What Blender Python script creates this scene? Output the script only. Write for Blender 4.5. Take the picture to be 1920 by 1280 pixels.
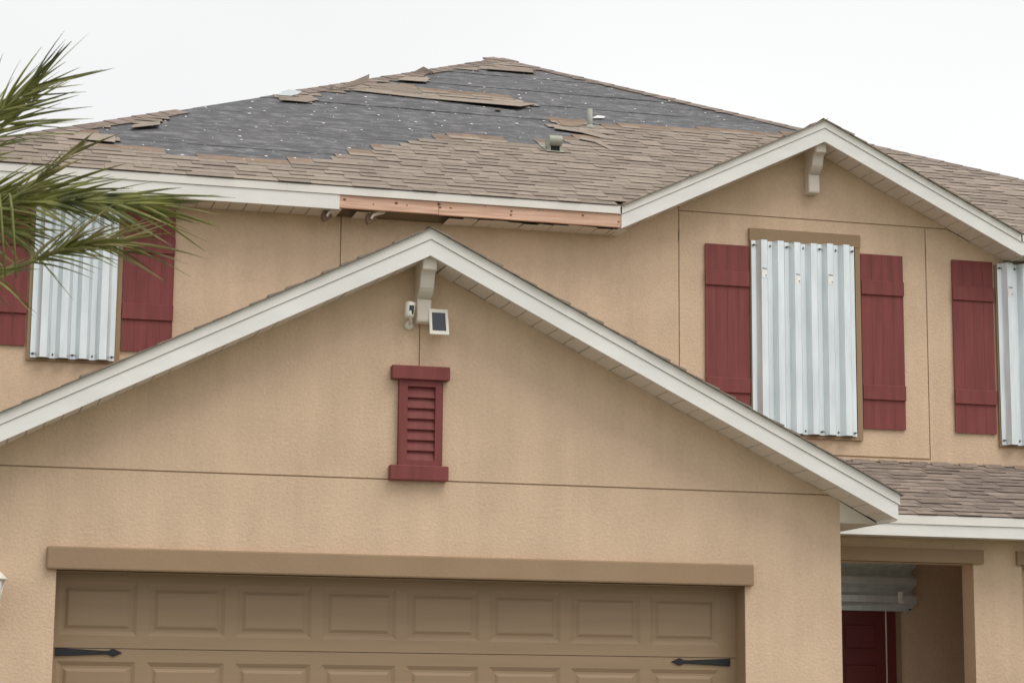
import bpy, math, random
from mathutils import Vector, Matrix
random.seed(11)
D = bpy.data
sc = bpy.context.scene
for o in list(D.objects): D.objects.remove(o)

# ---------------------------------------------------------------- camera
F, YAW, PITCH, ROLL = 4108.6, .2632, .1668, .0083          # focal length in photo pixels, angles in radians
CAM = Vector((-.8737, -14.9413, 1.2073))
_f0 = Vector((math.sin(YAW), math.cos(YAW), 0)); _r = Vector((math.cos(YAW), -math.sin(YAW), 0)); _u0 = Vector((0, 0, 1))
FWD = _f0*math.cos(PITCH)+_u0*math.sin(PITCH); _u = _u0*math.cos(PITCH)-_f0*math.sin(PITCH)
RGT = _r*math.cos(ROLL)+_u*math.sin(ROLL); UPV = _u*math.cos(ROLL)-_r*math.sin(ROLL)
cd = D.cameras.new('camera'); cam = D.objects.new('camera', cd); sc.collection.objects.link(cam)
cd.sensor_width = 36; cd.lens = 36*F/1920; cd.clip_start = .1; cd.clip_end = 3000
M3 = Matrix((RGT, UPV, -FWD)).transposed()
cam.matrix_world = Matrix.Translation(CAM) @ M3.to_4x4()
cd.dof.use_dof = True; cd.dof.focus_distance = 19.0; cd.dof.aperture_fstop = 9
sc.camera = cam

# ---------------------------------------------------------------- world, sun, exposure
w = D.worlds.new('World'); sc.world = w; w.use_nodes = True
nt = w.node_tree; nt.nodes.clear()
SUN_EL, SUN_AZ = math.radians(58), math.radians(36)          # azimuth: to the right of straight in front of the house
sky = nt.nodes.new('ShaderNodeTexSky'); sky.sky_type = 'NISHITA'; sky.sun_disc = False
sky.sun_elevation = SUN_EL; sky.sun_rotation = math.pi-SUN_AZ
hs = nt.nodes.new('ShaderNodeHueSaturation'); hs.inputs['Saturation'].default_value = .05
b1 = nt.nodes.new('ShaderNodeBackground'); b1.inputs['Strength'].default_value = .05
tc = nt.nodes.new('ShaderNodeTexCoord'); nz = nt.nodes.new('ShaderNodeTexNoise')
nz.inputs['Scale'].default_value = 2.2; nz.inputs['Detail'].default_value = 3
rp = nt.nodes.new('ShaderNodeValToRGB'); rp.color_ramp.elements[0].position = .3; rp.color_ramp.elements[1].position = .75
rp.color_ramp.elements[0].color = (.75, .752, .757, 1); rp.color_ramp.elements[1].color = (.945, .945, .94, 1)
b2 = nt.nodes.new('ShaderNodeBackground'); b2.inputs['Strength'].default_value = .80
ad = nt.nodes.new('ShaderNodeAddShader'); ow = nt.nodes.new('ShaderNodeOutputWorld')
L = nt.links.new
L(sky.outputs[0], hs.inputs['Color']); L(hs.outputs[0], b1.inputs[0]); L(tc.outputs['Generated'], nz.inputs['Vector'])
L(nz.outputs[0], rp.inputs[0]); L(rp.outputs[0], b2.inputs[0]); L(b1.outputs[0], ad.inputs[0]); L(b2.outputs[0], ad.inputs[1]); L(ad.outputs[0], ow.inputs[0])
sl = D.lights.new('sun', 'SUN'); sl.energy = 1.5; sl.angle = math.radians(36); sl.color = (1, .96, .9)
so = D.objects.new('sun', sl); sc.collection.objects.link(so)
sd = Vector((math.sin(SUN_AZ)*math.cos(SUN_EL), -math.cos(SUN_AZ)*math.cos(SUN_EL), math.sin(SUN_EL)))
so.location = sd*40; so.rotation_euler = sd.to_track_quat('Z', 'Y').to_euler()
sc.view_settings.view_transform = 'Standard'; sc.view_settings.look = 'None'; sc.view_settings.exposure = .10; sc.view_settings.gamma = 1
sc.view_settings.use_curve_mapping = False

# ---------------------------------------------------------------- pixel <-> place helpers
def ray(px, py):
    return (FWD*F + RGT*(px-960) - UPV*(py-640)).normalized()
def at(px, py, Y):                                            # point on the plane y = Y
    r = ray(px, py); return CAM + r*((Y-CAM.y)/r.y)
def proj(p):
    q = Vector(p)-CAM; c = q.dot(FWD)
    return (960+F*q.dot(RGT)/c, 640-F*q.dot(UPV)/c)

# ---------------------------------------------------------------- materials
def mat(name, col, rough=.8, metal=0., var=.0, vscale=3., bump=0., bscale=60., stretch=(1, 1, 1), col2=None, spec=None, coord='Object', detail=4, bdist=.02, rnd=0., streak=0.):
    m = D.materials.new(name); m.use_nodes = True
    t = m.node_tree; n = t.nodes; p = n['Principled BSDF']; lk = t.links.new
    p.inputs['Roughness'].default_value = rough; p.inputs['Metallic'].default_value = metal
    if spec is not None: p.inputs['Specular IOR Level'].default_value = spec
    c = (*col, 1); p.inputs['Base Color'].default_value = c
    if var or bump or rnd:
        co = n.new('ShaderNodeTexCoord'); mp = n.new('ShaderNodeMapping'); mp.inputs['Scale'].default_value = stretch
        if coord == 'World':
            g = n.new('ShaderNodeNewGeometry'); lk(g.outputs['Position'], mp.inputs[0])
        else: lk(co.outputs[coord], mp.inputs[0])
    src = None
    if var:
        z = n.new('ShaderNodeTexNoise'); z.inputs['Scale'].default_value = vscale; z.inputs['Detail'].default_value = detail
        lk(mp.outputs[0], z.inputs['Vector'])
        r = n.new('ShaderNodeValToRGB'); r.color_ramp.elements[0].position = .3; r.color_ramp.elements[1].position = .7
        r.color_ramp.elements[0].color = (*[k*(1-var) for k in col], 1)
        r.color_ramp.elements[1].color = (*(col2 or [k*(1+var) for k in col]), 1)
        lk(z.outputs[0], r.inputs[0]); src = r.outputs[0]
    if rnd:
        oi = n.new('ShaderNodeObjectInfo'); at_ = n.new('ShaderNodeAttribute'); at_.attribute_name = 'tint'
        a = n.new('ShaderNodeMath'); a.operation = 'ADD'; f = n.new('ShaderNodeMath'); f.operation = 'FRACT'
        lk(oi.outputs['Random'], a.inputs[0]); lk(at_.outputs['Fac'], a.inputs[1]); lk(a.outputs[0], f.inputs[0])
        mr = n.new('ShaderNodeMapRange'); mr.inputs['To Min'].default_value = 1-rnd; mr.inputs['To Max'].default_value = 1+rnd
        lk(f.outputs[0], mr.inputs['Value'])
        mx = n.new('ShaderNodeMix'); mx.data_type = 'RGBA'; mx.blend_type = 'MULTIPLY'; mx.inputs[0].default_value = 1
        if src: lk(src, mx.inputs[6])
        else: mx.inputs[6].default_value = c
        lk(mr.outputs[0], mx.inputs[7]); src = mx.outputs[2]
    if streak:                                                # faint run-down dirt and fine grit
        ms = n.new('ShaderNodeMapping'); ms.inputs['Scale'].default_value = (4.5, 4.5, .35); gs = n.new('ShaderNodeNewGeometry'); lk(gs.outputs['Position'], ms.inputs[0])
        zs_ = n.new('ShaderNodeTexNoise'); zs_.inputs['Scale'].default_value = 1.6; zs_.inputs['Detail'].default_value = 6; lk(ms.outputs[0], zs_.inputs['Vector'])
        zg = n.new('ShaderNodeTexNoise'); zg.inputs['Scale'].default_value = 38; zg.inputs['Detail'].default_value = 6; lk(gs.outputs['Position'], zg.inputs['Vector'])
        av = n.new('ShaderNodeMath'); av.operation = 'ADD'; lk(zs_.outputs[0], av.inputs[0]); lk(zg.outputs[0], av.inputs[1])
        mr2 = n.new('ShaderNodeMapRange'); mr2.inputs['From Min'].default_value = .65; mr2.inputs['From Max'].default_value = 1.3; mr2.inputs['To Min'].default_value = 1-1.6*streak; mr2.inputs['To Max'].default_value = 1+streak
        lk(av.outputs[0], mr2.inputs['Value'])
        mxs = n.new('ShaderNodeMix'); mxs.data_type = 'RGBA'; mxs.blend_type = 'MULTIPLY'; mxs.inputs[0].default_value = 1
        lk(src, mxs.inputs[6]); lk(mr2.outputs[0], mxs.inputs[7]); src = mxs.outputs[2]
    if src: lk(src, p.inputs['Base Color'])
    if bump:
        z2 = n.new('ShaderNodeTexNoise'); z2.inputs['Scale'].default_value = bscale; z2.inputs['Detail'].default_value = 5
        lk(mp.outputs[0], z2.inputs['Vector']); b = n.new('ShaderNodeBump'); b.inputs['Strength'].default_value = bump
        b.inputs['Distance'].default_value = bdist; lk(z2.outputs[0], b.inputs['Height']); lk(b.outputs[0], p.inputs['Normal'])
    return m
M = {}
M['stucco'] = mat('stucco', (.655, .483, .340), .92, var=.06, vscale=2.2, detail=9, bump=.42, bscale=52, coord='World', bdist=.012, spec=.2, streak=.055)
M['stucco_back'] = mat('stucco_back', (.46, .335, .225), .95)
M['taupe'] = mat('taupe_band', (.33, .228, .142), .85, var=.05, vscale=2.5, bump=.25, bscale=70, coord='World', bdist=.008, spec=.2)
M['white'] = mat('white_aluminium', (.81, .79, .755), .5, bump=.12, bscale=4, bdist=.02, var=.06, vscale=2.0, coord='World', stretch=(1, 1, 3), spec=.35)
M['whitedrip'] = mat('white_drip_strip', (.80, .765, .715), .55, var=.05, vscale=2.4, coord='World', spec=.35)
M['soffit'] = mat('soffit_vinyl', (.70, .63, .55), .6, var=.05, vscale=4, coord='World', spec=.3)
M['maroon'] = mat('maroon_paint', (.208, .050, .046), .62, var=.15, vscale=3, bump=.15, bscale=30, stretch=(6, 6, .6), coord='World', bdist=.006, spec=.35)
M['galv'] = mat('galvanised_steel', (.735, .785, .80), .38, metal=.5, var=.09, vscale=5, bump=.06, bscale=8, stretch=(3, 3, .5), coord='World', bdist=.01)
M['steel'] = mat('dark_steel', (.10, .10, .10), .5, metal=.6)
M['sticker'] = mat('white_sticker', (.90, .90, .88), .7, var=.06, vscale=30)
M['ink'] = mat('sticker_ink', (.25, .25, .26), .8)
M['wood'] = mat('bare_lumber', (.70, .42, .29), .8, var=.22, vscale=3, stretch=(.8, 4, 14), col2=(.84, .55, .41), bump=.2, bscale=20, coord='World', bdist=.004)
M['knot'] = mat('lumber_knot', (.22, .10, .06), .85)
M['deck'] = mat('roof_deck', (.20, .13, .085), .9, var=.2, vscale=4)
M['shingle'] = mat('asphalt_shingle', (.298, .247, .203), .95, var=.10, vscale=14, bump=.5, bscale=160, coord='World', rnd=.16, bdist=.006, spec=.15)
M['shingle_cap'] = mat('shingle_cap', (.235, .187, .16), .95, var=.14, vscale=14, bump=.5, bscale=160, coord='World', rnd=.16, bdist=.006, spec=.15)
M['shingle_porch'] = mat('asphalt_shingle_weathered', (.245, .196, .163), .95, var=.18, vscale=10, bump=.5, bscale=160, coord='World', rnd=.22, bdist=.006, spec=.15)
M['headlap'] = mat('shingle_headlap', (.245, .178, .132), .95, var=.15, vscale=9, bump=.4, bscale=160, coord='World', rnd=.12, bdist=.006, spec=.15)
M['edge'] = mat('asphalt_cut_edge', (.085, .066, .055), .95)
M['nail'] = mat('white_cap', (.70, .70, .69), .6)
M['pvc'] = mat('painted_pipe', (.36, .37, .31), .65, var=.06, vscale=9, spec=.3)
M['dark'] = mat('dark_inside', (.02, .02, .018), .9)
M['door_taupe'] = mat('garage_door_paint', (.318, .222, .137), .55, var=.05, vscale=2, bump=.08, bscale=40, stretch=(.6, 1, 8), coord='World', bdist=.004, spec=.3)
M['iron'] = mat('black_iron', (.012, .013, .016), .45, metal=.2)
M['door_red'] = mat('front_door_paint', (.13, .021, .020), .45, var=.06, vscale=4, spec=.4)
M['plastic'] = mat('white_plastic', (.78, .74, .66), .4)
M['lens'] = mat('black_glass', (.010, .010, .014), .12)
M['cell'] = mat('solar_cell', (.035, .045, .055), .18)
M['glass'] = mat('window_glass', (.03, .035, .04), .08)
M['ground'] = mat('lawn_ground', (.075, .095, .035), .95, var=.3, vscale=.6, bump=.4, bscale=8, coord='World')
M['concrete'] = mat('concrete', (.32, .30, .27), .9, var=.08, vscale=1.2, bump=.2, bscale=30, coord='World')
M['frond'] = mat('palm_leaflet', (.105, .130, .035), .42, var=.5, vscale=6, col2=(.30, .30, .085), coord='World', spec=.35)
M['frond2'] = mat('palm_leaflet_yellowed', (.20, .205, .065), .6, var=.4, vscale=5, col2=(.38, .31, .14), coord='World', spec=.3)
M['rachis'] = mat('palm_stalk', (.19, .20, .06), .6, var=.2, vscale=9)
M['trunk'] = mat('palm_trunk', (.15, .105, .07), .95, var=.35, vscale=9, bump=.7, bscale=14, stretch=(1, 1, 4))

# roofing felt: grey sheet with pale scuffs that run along the roof
m = D.materials.new('roofing_felt'); m.use_nodes = True; t = m.node_tree; n = t.nodes; p = n['Principled BSDF']; lk = t.links.new
p.inputs['Roughness'].default_value = .75; p.inputs['Specular IOR Level'].default_value = .25
g = n.new('ShaderNodeNewGeometry'); mp = n.new('ShaderNodeMapping'); mp.inputs['Scale'].default_value = (1.1, 5.5, 5.5); lk(g.outputs['Position'], mp.inputs[0])
z = n.new('ShaderNodeTexNoise'); z.inputs['Scale'].default_value = 1.1; z.inputs['Detail'].default_value = 3; lk(mp.outputs[0], z.inputs['Vector'])
r = n.new('ShaderNodeValToRGB'); r.color_ramp.elements[0].position = .32; r.color_ramp.elements[1].position = .7
r.color_ramp.elements[0].color = (.088, .086, .090, 1); r.color_ramp.elements[1].color = (.125, .122, .126, 1); lk(z.outputs[0], r.inputs[0])
mp2 = n.new('ShaderNodeMapping'); mp2.inputs['Scale'].default_value = (2.8, 6.5, 6.5); lk(g.outputs['Position'], mp2.inputs[0])
z2 = n.new('ShaderNodeTexNoise'); z2.inputs['Scale'].default_value = 2.2; z2.inputs['Detail'].default_value = 7; z2.inputs['Roughness'].default_value = .75; lk(mp2.outputs[0], z2.inputs['Vector'])
r2 = n.new('ShaderNodeValToRGB'); r2.color_ramp.elements[0].position = .49; r2.color_ramp.elements[1].position = .82; lk(z2.outputs[0], r2.inputs[0])
mx = n.new('ShaderNodeMix'); mx.data_type = 'RGBA'; lk(r2.outputs[0], mx.inputs[0]); lk(r.outputs[0], mx.inputs[6]); mx.inputs[7].default_value = (.37, .37, .38, 1)
lk(mx.outputs[2], p.inputs['Base Color'])
bz = n.new('ShaderNodeBump'); bz.inputs['Strength'].default_value = .35; bz.inputs['Distance'].default_value = .02; lk(z2.outputs[0], bz.inputs['Height']); lk(bz.outputs[0], p.inputs['Normal'])
M['felt'] = m

# ---------------------------------------------------------------- object helpers
def link(o, parent=None, **props):
    sc.collection.objects.link(o)
    if parent:
        o.parent = parent; o.matrix_parent_inverse = parent.matrix_world.inverted()
    for k, v_ in props.items(): o[k] = v_
    return o
def empty(name, loc, label, cat, group=None):
    o = D.objects.new(name, None); o.location = loc; o.empty_display_size = .2; link(o, label=label, category=cat)
    if group: o['group'] = group
    bpy.context.view_layer.update()
    return o
def mesh(name, vs, fs, m, parent=None, smooth=False, **props):
    me = D.meshes.new(name); me.from_pydata([tuple(v_) for v_ in vs], [], fs)
    for k in (m if isinstance(m, list) else [m]): me.materials.append(M[k])
    me.validate(); me.update()
    if smooth:
        for p_ in me.polygons: p_.use_smooth = True
    return link(D.objects.new(name, me), parent, **props)
def fix(o):
    import bmesh
    b = bmesh.new(); b.from_mesh(o.data); bmesh.ops.recalc_face_normals(b, faces=b.faces); b.to_mesh(o.data); b.free(); return o
def prism(name, poly, y0, y1, m, parent=None, **pr):          # outline in x,z pushed along y
    n_ = len(poly); vs = [(x, y0, z_) for x, z_ in poly]+[(x, y1, z_) for x, z_ in poly]
    fs = [tuple(range(n_)), tuple(range(2*n_-1, n_-1, -1))]+[(i, i+n_, (i+1) % n_+n_, (i+1) % n_) for i in range(n_)]
    return fix(mesh(name, vs, fs, m, parent, **pr))
def extr(name, poly, d, m, parent=None, **pr):                # outline of 3d points pushed along d
    n_ = len(poly); d = Vector(d); vs = [Vector(p_) for p_ in poly]+[Vector(p_)+d for p_ in poly]
    fs = [tuple(range(n_)), tuple(range(2*n_-1, n_-1, -1))]+[(i, i+n_, (i+1) % n_+n_, (i+1) % n_) for i in range(n_)]
    return fix(mesh(name, vs, fs, m, parent, **pr))
BOXF = [(0, 1, 3, 2), (4, 6, 7, 5), (0, 4, 5, 1), (2, 3, 7, 6), (0, 2, 6, 4), (1, 5, 7, 3)]
def box(name, a, b, m, parent=None, bev=0., **pr):
    vs = [(x, y, z_) for x in (a[0], b[0]) for y in (a[1], b[1]) for z_ in (a[2], b[2])]
    o = fix(mesh(name, vs, BOXF, m, parent, **pr))
    if bev: bevel(o, bev)
    return o
def bevel(o, wd, seg=2):
    import bmesh
    b = bmesh.new(); b.from_mesh(o.data)
    bmesh.ops.bevel(b, geom=[e for e in b.edges if e.calc_face_angle(0) > .5], offset=wd, segments=seg, affect='EDGES', profile=.5)
    b.to_mesh(o.data); b.free(); return o
def tube_geo(pts, rad, seg=8, cap=True):
    vs, fs = [], []; N = len(pts); pts = [Vector(p_) for p_ in pts]
    if not isinstance(rad, (list, tuple)): rad = [rad]*N
    for i, p_ in enumerate(pts):
        t_ = (pts[min(i+1, N-1)]-pts[max(i-1, 0)]).normalized()
        a = t_.orthogonal().normalized() if i == 0 else (a-t_*a.dot(t_)).normalized()
        b = t_.cross(a)
        for k in range(seg):
            th = 2*math.pi*k/seg; vs.append(p_+(a*math.cos(th)+b*math.sin(th))*rad[i])
    for i in range(N-1):
        for k in range(seg):
            fs.append((i*seg+k, i*seg+(k+1) % seg, (i+1)*seg+(k+1) % seg, (i+1)*seg+k))
    if cap: fs += [tuple(range(seg-1, -1, -1)), tuple(range((N-1)*seg, N*seg))]
    return vs, fs
def tube(name, pts, rad, m, parent=None, seg=8, **pr):
    vs, fs = tube_geo(pts, rad, seg); return mesh(name, vs, fs, m, parent, smooth=True, **pr)

# ---------------------------------------------------------------- measured house
OV = .318                                                     # roof overhang
GA, GZ, S1, HF = 2.4742, 4.5256, .4958, .19                   # garage gable ridge x, rake-top height, pitch, fascia height
GX0, GX1 = -.717, 5.6655                                      # garage wall
D1 = 2.8068                                                   # upper wall plane
UA, UZ, S2, UL = 6.6708, 6.3735, .4807, 1.8861                # upper gable
YE = D1-OV; ZE = UZ-S2*UL                                     # main eave front edge
PX, PY, S3 = 5.4136, 9.0907, .4967                            # main roof front peak
PZ = ZE+S3*(PY-YE); HW = PY-YE                                # peak height, half width
XL, XR = PX-HW, PX+HW                                         # roof corners
WL, WR = XL+OV, XR-OV                                         # wall corners
YB = 17.0                                                     # back eave
PYF, PYW, PYB = .75, 1.07, 2.60                               # porch fascia, porch front wall, entry back wall
PZT, PZB = 2.745, 2.577                                       # porch fascia top, bottom
SP = (3.41-PZT)/(D1-PYF)

# ================================================================ SETTING
o = mesh('ground', [(-900, -900, -.02), (900, -900, -.02), (900, 900, -.02), (-900, 900, -.02)], [(0, 1, 2, 3)], 'ground', kind='structure')
o = box('driveway', (-.35, -16, -.1), (5.3, .18, 0.), 'concrete', kind='structure')
o = box('path', (5.35, -2.2, -.1), (8.0, 2.55, -.004), 'concrete', kind='structure')

# ================================================================ HOUSE
H = empty('house', (GA, 0, 0), 'two storey tan stucco house with a storm-stripped shingle roof', 'house')

# ---- main body behind everything
AX1 = 9.0                                                     # right side of the entry recess
body = prism('main_wall', [(WL, 0), (GX1, 0), (GX1, 2.62), (AX1, 2.62), (AX1, 0), (WR, 0), (WR, ZE-.10), (WL, ZE-.10)], D1+.012, YB-OV, 'stucco_back', H)
gz_up = lambda x: UZ-S2*abs(x-UA)-HF
jx = UA+(UZ-HF-5.545)/S2
G_ = .005
up = []
SOF = ZE-HF
xg0, xg1 = UA-(UZ-HF-SOF)/S2, UA+(UZ-HF-SOF)/S2
def wallpanel(poly): return prism('stucco_panel', poly, D1, D1+.011, 'stucco', body)
VX1, VX2, VX3, J2 = 7.7704, 5.4135, 2.4123, 5.545
FL2 = 3.33
wallpanel([(WL, 3.447), (VX3-G_, 3.447), (VX3-G_, SOF+.012), (WL, SOF+.012)])
wallpanel([(VX3+G_, 3.447), (VX2-G_, 3.447), (VX2-G_, gz_up(VX2)+.004), (xg0, SOF+.004), (xg0, SOF+.012), (VX3+G_, SOF+.012)])
wallpanel([(VX2+G_, 3.447), (VX1-G_, 3.447), (VX1-G_, J2-G_), (VX2+G_, J2-G_)])
wallpanel([(VX1+G_, 2.6), (WR, 3.447), (WR, SOF+.1), (xg1, SOF+.1), (xg1, SOF+.004), (jx, J2-G_), (VX1+G_, J2-G_)])
wallpanel([(VX2+G_, J2+G_), (jx, J2+G_), (UA, UZ-HF+.01), (VX2+G_, gz_up(VX2)+.004)])
prism('gable_backing', [(xg0, SOF), (xg1, SOF), (UA, UZ-HF)], D1+.012, D1+.15, 'stucco_back', body)

# ---- garage front
JL, JR, LZ0, LZ1 = .0206, 4.9145, 2.1096, 2.2648
gw = prism('garage_wall', [(GX0, 0), (JL, 0), (JL, LZ0), (JR, LZ0), (JR, 0), (GX1, 0), (GX1, 2.9), (GA, GZ-HF-.02), (GX0, 2.9)], .012, .2, 'stucco_back', H)
JZ = 2.793
gz_lo = lambda x: GZ-S1*abs(x-GA)-HF
xj0, xj1 = GA-(GZ-HF-JZ)/S1, GA+(GZ-HF-JZ)/S1
prism('stucco_panel', [(GX0, 0), (JL, 0), (JL, LZ0), (JR, LZ0), (JR, 0), (GX1, 0), (GX1, gz_lo(GX1)), (xj1, JZ-G_), (xj0, JZ-G_), (GX0, gz_lo(GX0))], 0, .011, 'stucco', gw)
for s in (-1, 1):
    xe = xj0 if s < 0 else xj1
    prism('stucco_panel', [(GA+s*.004, JZ+G_), (xe, JZ+G_), (GA+s*.004, GZ-HF)], 0, .011, 'stucco', gw)
# jambs and head of the opening
box('door_jamb', (JL-.19, .2, 0), (JL, .42, LZ0), 'stucco', gw); box('door_jamb', (JR, .2, 0), (JR+.19, .42, LZ0), 'stucco', gw)
box('door_jamb', (JR-.001, .0115, 0), (JR+.0-.0005, .42, LZ0), 'taupe', gw)
box('door_head', (JL-.1, .2, LZ0), (JR+.1, .42, 2.5), 'stucco', gw)
for x0, x1 in ((GX0, GX0+.2), (GX1-.2, GX1)):
    box('garage_side_wall', (x0, .2, 0), (x1, D1+.1, 2.6), 'stucco', H)
bevel(box('garage_lintel', (-.0472, -.05, LZ0), (4.9687, .10, LZ1), 'taupe', H), .012)

# ---- roller door: sections, stamped panels, straps
RD = .198
gd = box('garage_door', (JL-.05, RD+.016, 0), (JR+.05, RD+.05, LZ0+.05), 'door_taupe', H)
DX0 = .02; PW = .6; NP = 8
xl = [DX0+.30+.6*i for i in range(NP)]
def stamped(cx, z0, z1):
    hw = .262
    def ring(i, y): return [(cx-hw+i, y, z0+i), (cx+hw-i, y, z0+i), (cx+hw-i, y, z1-i), (cx-hw+i, y, z1-i)]
    rs = [ring(0, RD), ring(.028, RD+.013), ring(.044, RD+.013), ring(.066, RD+.001)]
    vs = sum(rs, []); fs = []
    for k in range(3):
        for i in range(4): fs.append((4*k+i, 4*k+(i+1) % 4, 4*k+4+(i+1) % 4, 4*k+4+i))
    fs.append((12, 13, 14, 15)); return fix_out(mesh('panel', vs, fs, 'door_taupe', gd))
def fix_out(o):
    return o
zsec = [1.6+.533, 1.6, 1.067, .534, .0]
for k in range(4):
    zt, zb = zsec[k], zsec[k+1]; a0, a1 = zb+.0025, zt-.0025
    if k == 0: a1 = LZ0+.03
    pz0, pz1 = zb+.088, zb+.445
    xs = [JL-.05]; vs, fs = [], []
    def q(x0, x1, z0, z1, y=RD):
        i = len(vs); vs.extend([(x0, y, z0), (x1, y, z0), (x1, y, z1), (x0, y, z1)]); fs.append((i, i+1, i+2, i+3))
    q(JL-.05, JR+.05, a0, pz0); q(JL-.05, JR+.05, pz1, a1)
    e = [JL-.05]+sum([[c-.262, c+.262] for c in xl], [])+[JR+.05]
    for i in range(0, len(e), 2): q(e[i], e[i+1], pz0, pz1)
    i = len(vs); vs.extend([(JL-.05, RD, a0), (JR+.05, RD, a0), (JR+.05, RD+.015, a0), (JL-.05, RD+.015, a0)]); fs.append((i, i+3, i+2, i+1))
    i = len(vs); vs.extend([(JL-.05, RD, a1), (JR+.05, RD, a1), (JR+.05, RD+.015, a1), (JL-.05, RD+.015, a1)]); fs.append((i, i+1, i+2, i+3))
    mesh('door_section', vs, fs, 'door_taupe', gd)
    for c in xl: stamped(c, pz0, pz1)
def strap(p_end, p_tip):
    a, b = at(*p_end, RD-.008), at(*p_tip, RD-.008); s = 1 if b.x > a.x else -1; Lh = abs(b.x-a.x); z0 = (a.z+b.z)/2
    T = lambda u, v_: (a.x+s*u*Lh, z0+v_)
    pts = [T(0, .028), T(.72, .012), T(.80, .012), T(.83, .022), T(.87, .026), T(.91, .018), T(1, 0)]
    poly = pts+[(x, 2*z0-z_) for x, z_ in reversed(pts[:-1])]
    bevel(prism('strap_hinge', poly, RD-.012, RD+.002, 'iron', gd), .002, 1)
strap((103, 1222), (229, 1222)); strap((1369, 1242), (1259, 1238.5))

# ---- rake boards and sloped soffits
def rake(a, zt, s, Ln, yf, hd, par_, drops=(0, .066), left=True, right=True):
    for sg in ([-1] if left else [])+([1] if right else []):
        e = a+sg*Ln; ze = zt-s*Ln
        prism('drip_strip', [(a, zt), (e+sg*.012, ze-s*.012), (e+sg*.012, ze-s*.012-drops[1]), (a, zt-drops[1])], yf-.009, yf+.03, 'whitedrip', par_)
        prism('fascia_board', [(a, zt-drops[1]-.003), (e, ze-drops[1]-.003), (e, ze-hd), (a, zt-hd)], yf, yf+.028, 'white', par_)
def sloped_soffit(a, zt, s, Ln, y0, y1, hd, par_, pitch=.131):
    c = math.cos(math.atan(s)); st = pitch*c
    for sg in (-1, 1):
        extr('soffit_backing', [(a+sg*.01, y0, zt-hd+.0115-s*.01), (a+sg*Ln, y0, zt-hd+.0115-s*Ln), (a+sg*Ln, y1, zt-hd+.0115-s*Ln), (a+sg*.01, y1, zt-hd+.0115-s*.01)], (0, 0, .004), 'soffit', par_)
    for sg in (-1, 1):
        t_ = .004
        while t_ < Ln-.01:
            t2 = min(t_+st-.007, Ln)
            dz = random.uniform(0, .005); dy = random.uniform(-.012, .004)
            poly = [(a+sg*t_, y0, zt-hd+.002-s*t_-dz), (a+sg*t2, y0, zt-hd+.002-s*t2-dz), (a+sg*t2, y1+dy, zt-hd+.002-s*t2-dz), (a+sg*t_, y1+dy, zt-hd+.002-s*t_-dz)]
            extr('soffit_panel', poly, (0, 0, .008), 'soffit', par_); t_ += st
LR = 3.51
gr = fix(mesh('garage_roof', [(GA, -OV+.02, GZ+.0), (GA-LR-.02, -OV+.02, GZ-S1*(LR+.02)), (GA-LR-.02, D1, GZ-S1*(LR+.02)), (GA, D1, GZ),
                          (GA+LR+.02, -OV+.02, GZ-S1*(LR+.02)), (GA+LR+.02, D1, GZ-S1*(LR+.02)),
                          (GA, -OV+.02, GZ-.03), (GA-LR, -OV+.02, GZ-S1*LR-.03), (GA-LR, D1, GZ-S1*LR-.03), (GA, D1, GZ-.03), (GA+LR, -OV+.02, GZ-S1*LR-.03), (GA+LR, D1, GZ-S1*LR-.03)],
      [(0, 1, 2, 3), (0, 3, 5, 4), (6, 9, 8, 7), (6, 10, 11, 9), (0, 6, 7, 1), (0, 4, 10, 6), (1, 7, 8, 2), (4, 5, 11, 10), (2, 8, 9, 3), (3, 9, 11, 5)], 'deck', H))
rake(GA, GZ, S1, LR, -OV, HF, gr, (0, .074))
sloped_soffit(GA, GZ, S1, LR-.03, -OV+.029, .0, HF, gr)
def courses(name, a, zt, s, Ln, y0, y1, par_, n_e=.138):      # shingle courses seen edge-on along the rake
    c = math.cos(math.atan(s)); sn = math.sin(math.atan(s)); vs, fs, tint = [], [], []
    for sg in (-1, 1):
        u = -.03; slope_len = Ln/c
        while u < slope_len:
            u1 = min(u+n_e*1.35, slope_len+.015); jj = random.uniform(.0, .008); th = random.choice((.010, .014, .02))
            i = len(vs)
            for uu, h0, h1 in ((u, .001, .002), (u1, .001, th)):
                for hh in (h0, h1):
                    for y in (y0-jj, y1):
                        vs.append((a+sg*(uu*c+hh*sn), y, zt-uu*sn+hh*c))
            fs += [tuple(i+k for k in f) for f in BOXF]; u += n_e
    return fix(mesh(name, vs, fs, 'shingle', par_, kind='stuff'))
courses('shingle_courses', GA, GZ, S1, LR+.02, -OV-.03, D1-.01, gr)
# boxed return and flat eave on the right of the garage
ez = GZ-S1*LR-HF
prism('eave_return', [(GX1, ez+.002), (GA+LR-.03, ez+.002), (GX1, gz_lo(GX1)-.004)], -.001, .06, 'soffit', gr)
box('eave_soffit', (GX1, -.0, ez-.006), (GA+LR-.02, D1-.6, ez+.001), 'soffit', gr)
box('eave_fascia', (GA+LR-.028, -OV+.029, ez-.006), (GA+LR, D1-.6, ez+HF-.03), 'white', gr)
prism('eave_return', [(GX0, ez+.002), (GA-LR+.03, ez+.002), (GX0, gz_lo(GX0)-.004)], -.001, .06, 'soffit', gr)
box('eave_fascia', (GA-LR, -OV+.029, ez-.006), (GA-LR+.028, D1, ez+HF-.03), 'white', gr)
box('eave_soffit', (GA-LR+.02, 0, ez-.006), (GX0, D1, ez+.001), 'soffit', gr)

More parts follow.
